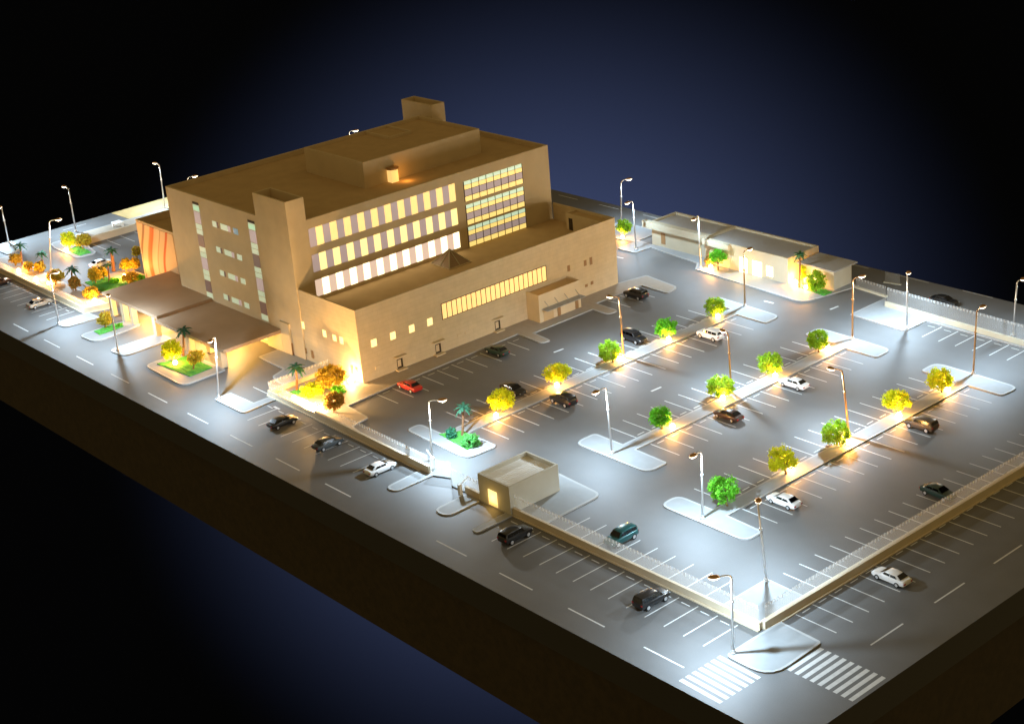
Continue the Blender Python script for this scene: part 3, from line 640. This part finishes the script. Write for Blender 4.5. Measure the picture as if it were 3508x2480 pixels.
def uplight(x, y, label, w=1.0, z=.16, power=True, col=None):
    r = empty('ground_spotlight', (x, y, z), label, 'spotlight', 'warm ground spotlights')
    bm = BM(); tube(bm, [(x, y, z), (x, y, z+.16)], [.2, .17], 12); obj('housing', bm, 'metal', r)
    bm = BM(); bmesh.ops.create_uvsphere(bm, u_segments=14, v_segments=8, radius=.30*(.8+.25*min(w, 2))); bmesh.ops.translate(bm, verts=bm.verts, vec=(x, y, z+.32)); obj('bulb_glow_ball', bm, 'led', r, True)  # sphere enlarged beyond the LED, its size stands for the glow core
    if power: light('bulb_light', 'POINT', (0, 0, .75), UP_W*w, col or WARM, .2, parent=r)
G1 = 'round trees along the kerb strips'
ORD = ('first', 'second', 'third', 'fourth', 'fifth')
ROWS = [('nearest the big building', [((-55.9, 16.6), 1.9, 1.85, 1.25, 0, 'leaf_yellow', (-55.2, 15.0)), ((-56.5, 26.8), 1.9, 1.97, 1.1, -.18, 'leaf_yellow', (-56.1, 26.0)), ((-56.4, 36.3), 1.8, 1.64, 1.4, -.36, 'leaf_green', (-56.1, 37.1)), ((-56.5, 46.6), 1.7, 1.68, 1.3, -.17, 'leaf_bright', (-55.6, 46.0)), ((-56.6, 56.8), 1.6, 1.64, 1.17, -.28, 'leaf_green', (-56.0, 56.2))]),
        ('down the middle', [((-37.2, 25.6), 1.7, 1.44, 1.31, -.22, 'leaf_bright', (-36.3, 26.4)), ((-37.5, 36.7), 1.8, 1.91, 1.27, -.38, 'leaf_green', (-37.1, 36.2)), ((-37.3, 46.0), 1.9, 1.8, 1.44, -.48, 'leaf_green', (-36.6, 45.4)), ((-37.6, 55.2), 1.9, 1.48, 1.4, -.14, 'leaf_green', (-37.2, 56.5))]),
        ('nearest the right wall', [((-18.5, 16.1), 2.2, 1.89, 1.4, -.39, 'leaf_bright', None), ((-18.5, 25.8), 2.0, 1.75, 1.49, -.37, 'leaf_yellow', (-18.7, 26.9)), ((-18.2, 35.1), 1.9, 1.72, 1.5, -.66, 'leaf_green', (-17.9, 36.0)), ((-18.5, 46.2), 2.0, 1.89, 1.1, -.29, 'leaf_yellow', (-17.8, 45.3)), ((-18.2, 54.4), 1.9, 1.81, 1.4, -.23, 'leaf_yellow', (-17.9, 55.1))])]
for rn, ts in ROWS:
    for i, (bp_, cz, rx, rz, dx, lm, up) in enumerate(ts):
        cn_ = {'leaf_yellow': 'yellow green', 'leaf_green': 'leafy green', 'leaf_bright': 'bright green'}[lm]
        tree(bp_, cz, rx, rz, dx, lm, f'round {cn_} tree, {ORD[i]} from the front on the kerb strip {rn}', G1)
        if up: uplight(*up, f'glowing ground spotlight under the {ORD[i]} tree from the front, kerb strip {rn}', 1.5 if lm == 'leaf_yellow' and 'wall' in rn else 1.0)
palm((-54.4, 8.9), 4.0, 1.25, .42, 'dark green palm on the planted island near the glass gate')
tree((-55.0, 7.6), .8, .7, .75, .06, 'leaf_teal', 'dark teal shrub left of the palm on the planted island', n=22, name='shrub', trunk=False, flat=-.9)
tree((-51.6, 7.8), .85, 1.1, .8, .07, 'leaf_fresh', 'bright green shrub right of the palm on the planted island', n=40, name='shrub', trunk=False, flat=-.9)
# corner garden
palm((-82.3, 3.8), 3.5, 1.45, .31, 'dark palm in the glowing corner garden below the big building')
tree((-78.8, 6.9), 2.1, 2.2, 1.5, 0, 'leaf_orange_lit', 'large orange tree in the corner garden against the bright wall', n=110)
tree((-79.7, 4.4), .85, 1.65, .75, .08, 'leaf_yellow', 'low yellow bush right of the palm in the corner garden', n=52, name='shrub', trunk=False, flat=-.9)
tree((-77.6, 6.9), .5, 1.2, .5, .03, 'leaf_bright', 'flat green bush below the large orange tree in the corner garden', n=26, name='shrub', trunk=False, flat=-.9)
tree((-72.7, 2.9), 1.7, 1.5, 1.05, .18, 'leaf_rust_lit', 'dark rust coloured tree at the front tip of the corner garden', n=66)
uplight(-75.25, 1.7, 'brightest ground spotlight at the front wall of the corner garden', 9, col=WARM2)
uplight(-80.0, 1.9, 'smaller ground spotlight left along the front wall of the corner garden', 1.1)
uplight(-78.6, 9.9, 'ground spotlight washing the lower corner of the big building', 2.6, col=WARM2)
# bed in front of the canopy
palm((-105.7, .5), 4.0, 1.4, .58, 'dark palm in the square grass bed in front of the canopy')
tree((-104.5, -1.8), 2.1, 1.55, 1.3, .05, 'leaf_yellow', 'glowing yellow tree left in the square grass bed', n=70)
tree((-100.0, -1.3), 2.0, 1.3, .9, .6, 'leaf_gold', 'thin golden tree right in the square grass bed', n=34)
uplight(-103.5, -2.0, 'ground spotlight between the trees of the square grass bed', 1.3)
tree((-125.0, -1.4), 1.7, 1.2, 1.1, .18, 'leaf_gold', 'golden brown tree on the long planted island left of the canopy', n=46)
tree((-123.9, .3), .4, .55, .3, .03, 'leaf_bright', 'small green bush on the long planted island left of the canopy', n=12, name='shrub', trunk=False, flat=-.9)
# left garden
palm((-164.6, 4.2), 3.6, 1.3, .23, 'dark palm farthest left in the left garden'); palm((-158.3, 5.0), 3.2, 1.15, .16, 'green palm in the left garden next to a tall lamp')
palm((-146.2, 3.9), 3.4, 1.4, .6, 'dark palm at the right end of the orange hedge trees')
for (bp_, cz, rx, rz, dx, lm, lab, n) in (((-165.3, 3.3), 1.25, 1.15, .9, .2, 'leaf_orange_lit', 'orange tree at the left end of the left garden', 44), ((-160.5, 3.3), 1.1, .85, .8, .16, 'leaf_orange_lit', 'small orange tree right of the leftmost palm', 30),
        ((-158.2, 4.2), 1.15, .95, .9, .18, 'leaf_gold', 'small golden tree below the green palm of the left garden', 34), ((-150.2, 3.1), 1.6, 1.45, 1.1, .26, 'leaf_orange_lit', 'wide orange tree behind the roadside lamp in the left garden', 60),
        ((-144.7, 3.9), 1.45, 1.07, 1.0, .05, 'leaf_rust_lit', 'rust brown tree below the palm ending the left garden', 40), ((-139.2, 3.6), 1.15, 1.4, .85, .17, 'leaf_orange_lit', 'low orange tree at the left corner of the canopy', 46),
        ((-145.1, 7.6), 1.6, 1.25, 1.2, .04, 'leaf_gold', 'dark golden tree at the front of the inner grass bed', 50), ((-145.8, 9.3), 1.35, .85, .85, .19, 'leaf_gold', 'small golden tree second in the inner grass bed', 28),
        ((-146.2, 13.7), 1.4, 1.05, 1.0, .1, 'leaf_gold', 'yellow gold tree at the back of the inner grass bed', 38), ((-144.6, 14.1), 1.7, .95, 1.0, .47, 'leaf_orange_lit', 'brown orange tree beside the left edge of the mural', 34),
        ((-150.0, 17.8), 1.6, .95, .95, .13, 'leaf_gold', 'golden tree half hidden behind the mural wing', 30), ((-140.7, 11.3), 1.0, 1.5, .75, .13, 'leaf_orange_lit', 'low orange bushy tree under the mural', 44)):
    tree(bp_, cz, rx, rz, dx, lm, lab, 'garden trees left of the canopy', n=n)
tree((-142.6, 9.6), .45, .9, .4, 0, 'leaf_bright', 'round lime bush in the inner grass bed near the palm stem', n=18, name='shrub', trunk=False, flat=-.9)
tree((-140.0, 13.0), .6, .8, .55, 0, 'leaf_bright', 'round lime bush at the foot of the mural', n=18, name='shrub', trunk=False, flat=-.9)
palm((-148.1, 12.4), 3.8, 1.3, .21, 'thick stemmed palm with lit stripes beside the inner grass bed', thick=.24); palm((-143.5, 9.2), 3.1, .8, .2, 'small dark palm in the inner grass bed', n=12)
for (x, y, lab, w) in ((-161.2, 2.0, 'ground spotlight at the left end of the left garden', 1.1), (-154.4, 1.8, 'large ground spotlight in the middle of the left garden', 2.4), (-136.4, 2.9, 'large ground spotlight at the left corner of the canopy', 5), (-150.9, 2.3, 'ground spotlight under the wide orange tree', .7), (-143.4, 12.0, 'ground spotlight in the inner grass bed below the mural', 3.0)): uplight(x, y, lab, w)
tree((-164.9, 13.1), 2.1, 1.35, 1.4, .03, 'leaf_yellow', 'bright yellow tree on the small far left island', 'pair of trees on the far left island', n=64); tree((-163.4, 14.8), 1.7, 1.5, 1.1, .3, 'leaf_gold', 'olive gold tree on the small far left island', 'pair of trees on the far left island', n=56)
uplight(-164.6, 12.3, 'ground spotlight below the bright yellow tree far left', 1.2)
# back
tree((-91.6, 73.5), 2.1, 1.3, 1.1, 0, 'leaf_green', 'green tree right of the big building by the back road', n=48); uplight(-91.2, 72.7, 'ground spotlight just right of the far end of the big building', 1.0)
tree((-69.2, 70.9), 2.3, 1.4, 1.05, .06, 'leaf_bright', 'green tree in front of the long low building', n=52); tree((-71.0, 71.2), 1.3, .9, .8, 0, 'leaf_rust_lit', 'small rust coloured tree in front of the long low building', n=26)
uplight(-70.4, 70.6, 'ground spotlight under the green tree in front of the long low building', 1.0)
palm((-54.9, 72.3), 5.2, 1.2, .13, 'tall dark palm in the corner of the long low building')
tree((-55.3, 73.6), 2.1, .45, 1.1, .02, 'leaf_yellow', 'slim yellow shrub between the palm and the cream hut', n=18, name='shrub', trunk=False, flat=-.95)
tree((-51.8, 72.2), 1.9, 1.55, 1.45, .01, 'leaf_green', 'green tree in front of the small cream hut', n=58)
uplight(-56.1, 72.9, 'ground spotlight at the foot of the tall palm by the low building', 1.3); uplight(-53.6, 72.2, 'ground spotlight between the tall palm and the hut tree', .6)

# ================================================================== CARS
def loft(bm, secs, mi=0):
    rings = [[bm.verts.new(p) for p in s_] for s_ in secs]; n = len(rings[0])
    for a, b_ in zip(rings[:-1], rings[1:]):
        for k in range(n): bm.faces.new((a[k], a[(k+1) % n], b_[(k+1) % n], b_[k])).material_index = mi
    bm.faces.new(rings[0][::-1]); bm.faces.new(rings[-1]); return bm
def bsec(x, zl, zt, w):
    h = zt-zl; return [(x, y*w, zl+h*t) for y, t in ((-.82, 0), (.82, 0), (.97, .12), (1, .5), (.96, .86), (.80, 1), (-.80, 1), (-.96, .86), (-1, .5), (-.97, .12))]
def csec(x, zb, zt, wb, wt): return [(x, y, z) for y, z in ((-wb, zb), (wb, zb), (wt+(wb-wt)*.12, zt-.07), (wt*.8, zt), (-wt*.8, zt), (-wt-(wb-wt)*.12, zt-.07))]
KIND = {
 'sedan': dict(body=[(-2.36, .45, .86, .70), (-2.22, .30, .97, .82), (-1.5, .24, 1.0, .90), (0, .22, .99, .92), (1.1, .22, .95, .91), (1.9, .24, .84, .86), (2.25, .3, .72, .76), (2.36, .4, .62, .62)],
   cab=[(-1.85, .96, 1.0, .80, .74), (-1.15, .96, 1.36, .84, .62), (-.4, .96, 1.44, .85, .64), (.3, .95, 1.40, .85, .63), (1.15, .92, .95, .84, .74)], wb=1.38, r=.33, wind=((1.08, .98), (.36, 1.36), .76, .58), rear=((-1.8, 1.02), (-1.2, 1.33), .72, .56), side=[(-1.2, -.42), (-.34, .42)], zs=(1.04, 1.30)),
 'suv': dict(body=[(-2.30, .5, 1.08, .80), (-2.22, .36, 1.16, .90), (-1.2, .30, 1.15, .96), (0, .28, 1.13, .97), (1.0, .28, 1.10, .95), (1.85, .3, 1.02, .92), (2.2, .36, .92, .84), (2.32, .46, .8, .72)],
   cab=[(-2.22, 1.1, 1.18, .84, .80), (-2.0, 1.1, 1.70, .86, .70), (-1.0, 1.1, 1.80, .88, .72), (.1, 1.1, 1.77, .88, .71), (.5, 1.08, 1.66, .87, .70), (1.12, 1.06, 1.12, .86, .78)], wb=1.38, r=.39, wind=((1.06, 1.14), (.56, 1.60), .80, .66), rear=((-2.20, 1.25), (-2.05, 1.60), .74, .64), side=[(-1.95, -1.05), (-.98, -.2), (-.12, .5)], zs=(1.2, 1.6)),
}
CARS = {}
def make_car(kind, paint):
    kd = KIND[kind]
    r = empty('parked_car', (0, 0, 0), 'car', 'car', 'parked cars')
    bm = BM(); loft(bm, [bsec(*s_) for s_ in kd['body']]); loft(bm, [csec(*s_) for s_ in kd['cab']])
    body = obj('body', bm, 'car_'+paint, r, False, True)
    md = body.modifiers.new('bevel', 'BEVEL'); md.width = .05; md.segments = 2; md.limit_method = 'ANGLE'; md.angle_limit = .5
    for p in body.data.polygons: p.use_smooth = True
    def pane(name, pts, out):
        g = BM(); o_ = Vector(out)*.025; a_ = [g.verts.new(Vector(p)+o_) for p in pts]; g.faces.new(a_)
        bmesh.ops.solidify(g, geom=g.faces[:], thickness=.03); obj(name, g, 'glass', r, False, True)
    for nm, key, sg in (('windscreen', 'wind', 1), ('rear_window', 'rear', -1)):
        (x0, z0), (x1, z1), w0, w1 = kd[key]; d_ = Vector((x1-x0, 0, z1-z0)); n_ = Vector((-d_.z, 0, d_.x))*(-1 if d_.x > 0 and sg > 0 else 1); n_ = n_.normalized()
        if n_.z < 0: n_ = -n_
        pane(nm, [(x0, -w0, z0), (x0, w0, z0), (x1, w1, z1), (x1, -w1, z1)], n_*2.2)
    zl, zh = kd['zs']; cw, ct = kd['cab'][2][3], kd['cab'][2][4]; zb, zt = kd['cab'][2][1], kd['cab'][2][2]-.07
    wat = lambda z: cw+(ct+(cw-ct)*.12-cw)*(z-zb)/(zt-zb)
    for sgn in (-1, 1):
        for i, (xa, xb) in enumerate(kd['side']):
            sl = .0 if i < len(kd['side'])-1 else .34; sr = .28 if i == 0 and kind == 'sedan' else 0
            pane('side_window', [(xa-sr*.6, sgn*wat(zl), zl), (xb+sl*.75, sgn*wat(zl), zl), (xb, sgn*wat(zh), zh), (xa+sr*.5, sgn*wat(zh), zh)], (0, sgn, .2))
        for xw in (-kd['wb'], kd['wb']):
            g = BM(); yo = sgn*(kd['body'][3][3]-.02); R_ = kd['r']
            tube(g, [(xw, yo-sgn*.24, R_), (xw, yo+sgn*.02, R_)], R_, 18); tube(g, [(xw, yo+sgn*.02, R_), (xw, yo+sgn*.035, R_)], R_*.62, 14, mi=1)
            obj('wheel', g, ['tyre', 'rim'], r, False, True)
        b0, b1 = kd['body'][0], kd['body'][-1]
        obj('tail_light', bx(b0[0]-.03, b0[0]+.2, *sorted((sgn*(b0[3]-.22), sgn*(b0[3]+.04))), b0[2]-.26, b0[2]-.08), 'tail', r, False, True)
        obj('headlight', bx(b1[0]-.22, b1[0]-.04, *sorted((sgn*(b1[3]-.18), sgn*(b1[3]+.08))), b1[2]-.10, b1[2]+.04), 'headl', r, False, True)
    return r
UP, DN, LF, RT = math.pi/2, -math.pi/2, math.pi, 0.0
CARLIST = [
('sedan', 'black', (-74.8, -3.4), UP, 'shiny black car parked outside below the glowing corner garden'),
('sedan', 'grey', (-65.1, -3.3), UP, 'dark grey car parked outside the front wall next to the black car'),
('sedan', 'white', (-54.7, -3.2), UP, 'white saloon parked outside the front wall near the glass gate'),
('suv', 'black', (-30.6, -3.5), UP, 'black off-road car parked outside the wall just right of the guardhouse'),
('suv', 'black', (-10.9, -3.3), UP, 'black off-road car parked outside the front wall near the crosswalk'),
('suv', 'teal', (-21.8, 3.4), DN, 'teal car inside the car park behind the front wall'),
('sedan', 'white', (-14.3, 20.4), LF, 'white saloon beside the kerb strip nearest the right wall'),
('sedan', 'green', (-3.2, 32.3), RT, 'dark green car half hidden behind the right boundary wall'),
('sedan', 'white', (3.6, 15.0), LF, 'white saloon parked outside the right boundary wall'),
('suv', 'brown', (-14.3, 44.8), LF, 'brown off-road car below the fourth tree nearest the right wall'),
('sedan', 'white', (-33.2, 44.9), LF, 'white saloon lit pink beside the middle kerb strip'),
('sedan', 'blackred', (-33.3, 32.9), LF, 'dark car with copper reflections beside the middle kerb strip'),
('suv', 'white', (-52.1, 50.4), LF, 'white van beside the kerb strip nearest the big building'),
('suv', 'black', (-59.6, 43.4), RT, 'black car between the street lamp and the bright green tree'),
('suv', 'black', (-52.0, 23.3), LF, 'black off-road car beyond the first tree of the strip nearest the building'),
('sedan', 'black', (-59.5, 21.6), RT, 'dark car partly hidden behind the first yellow green tree'),
('sedan', 'red', (-71.0, 13.8), LF, 'red car parked along the pavement of the big building'),
('sedan', 'green', (-71.1, 28.8), LF, 'dark green car parked along the pavement of the big building'),
('suv', 'black', (-71.1, 55.4), LF, 'black car at the far end of the big building pavement'),
('sedan', 'silver', (-142.9, -3.1), UP, 'beige silver car parked outside the left garden wall'),
('sedan', 'blackred', (-158.2, -2.8), UP, 'dark car at the left picture edge outside the garden wall'),
('sedan', 'black', (-35.2, 79.2), RT, 'black car on the road beyond the far wall'),
('sedan', 'white', (-152.6, 12.6), UP, 'white car inside the small left car park behind the palms'),
]
for kind, paint, (x, y), rz, lab in CARLIST:
    if (kind, paint) not in CARS:
        r = CARS[kind, paint] = make_car(kind, paint); r.location = (x, y, .008); r.rotation_euler = (0, 0, rz+random.uniform(-.02, .02)); r['label'] = lab; r.scale = (.84, .84, .84)
    else: dup(CARS[kind, paint], (x, y, .008), rz+random.uniform(-.03, .03), lab)
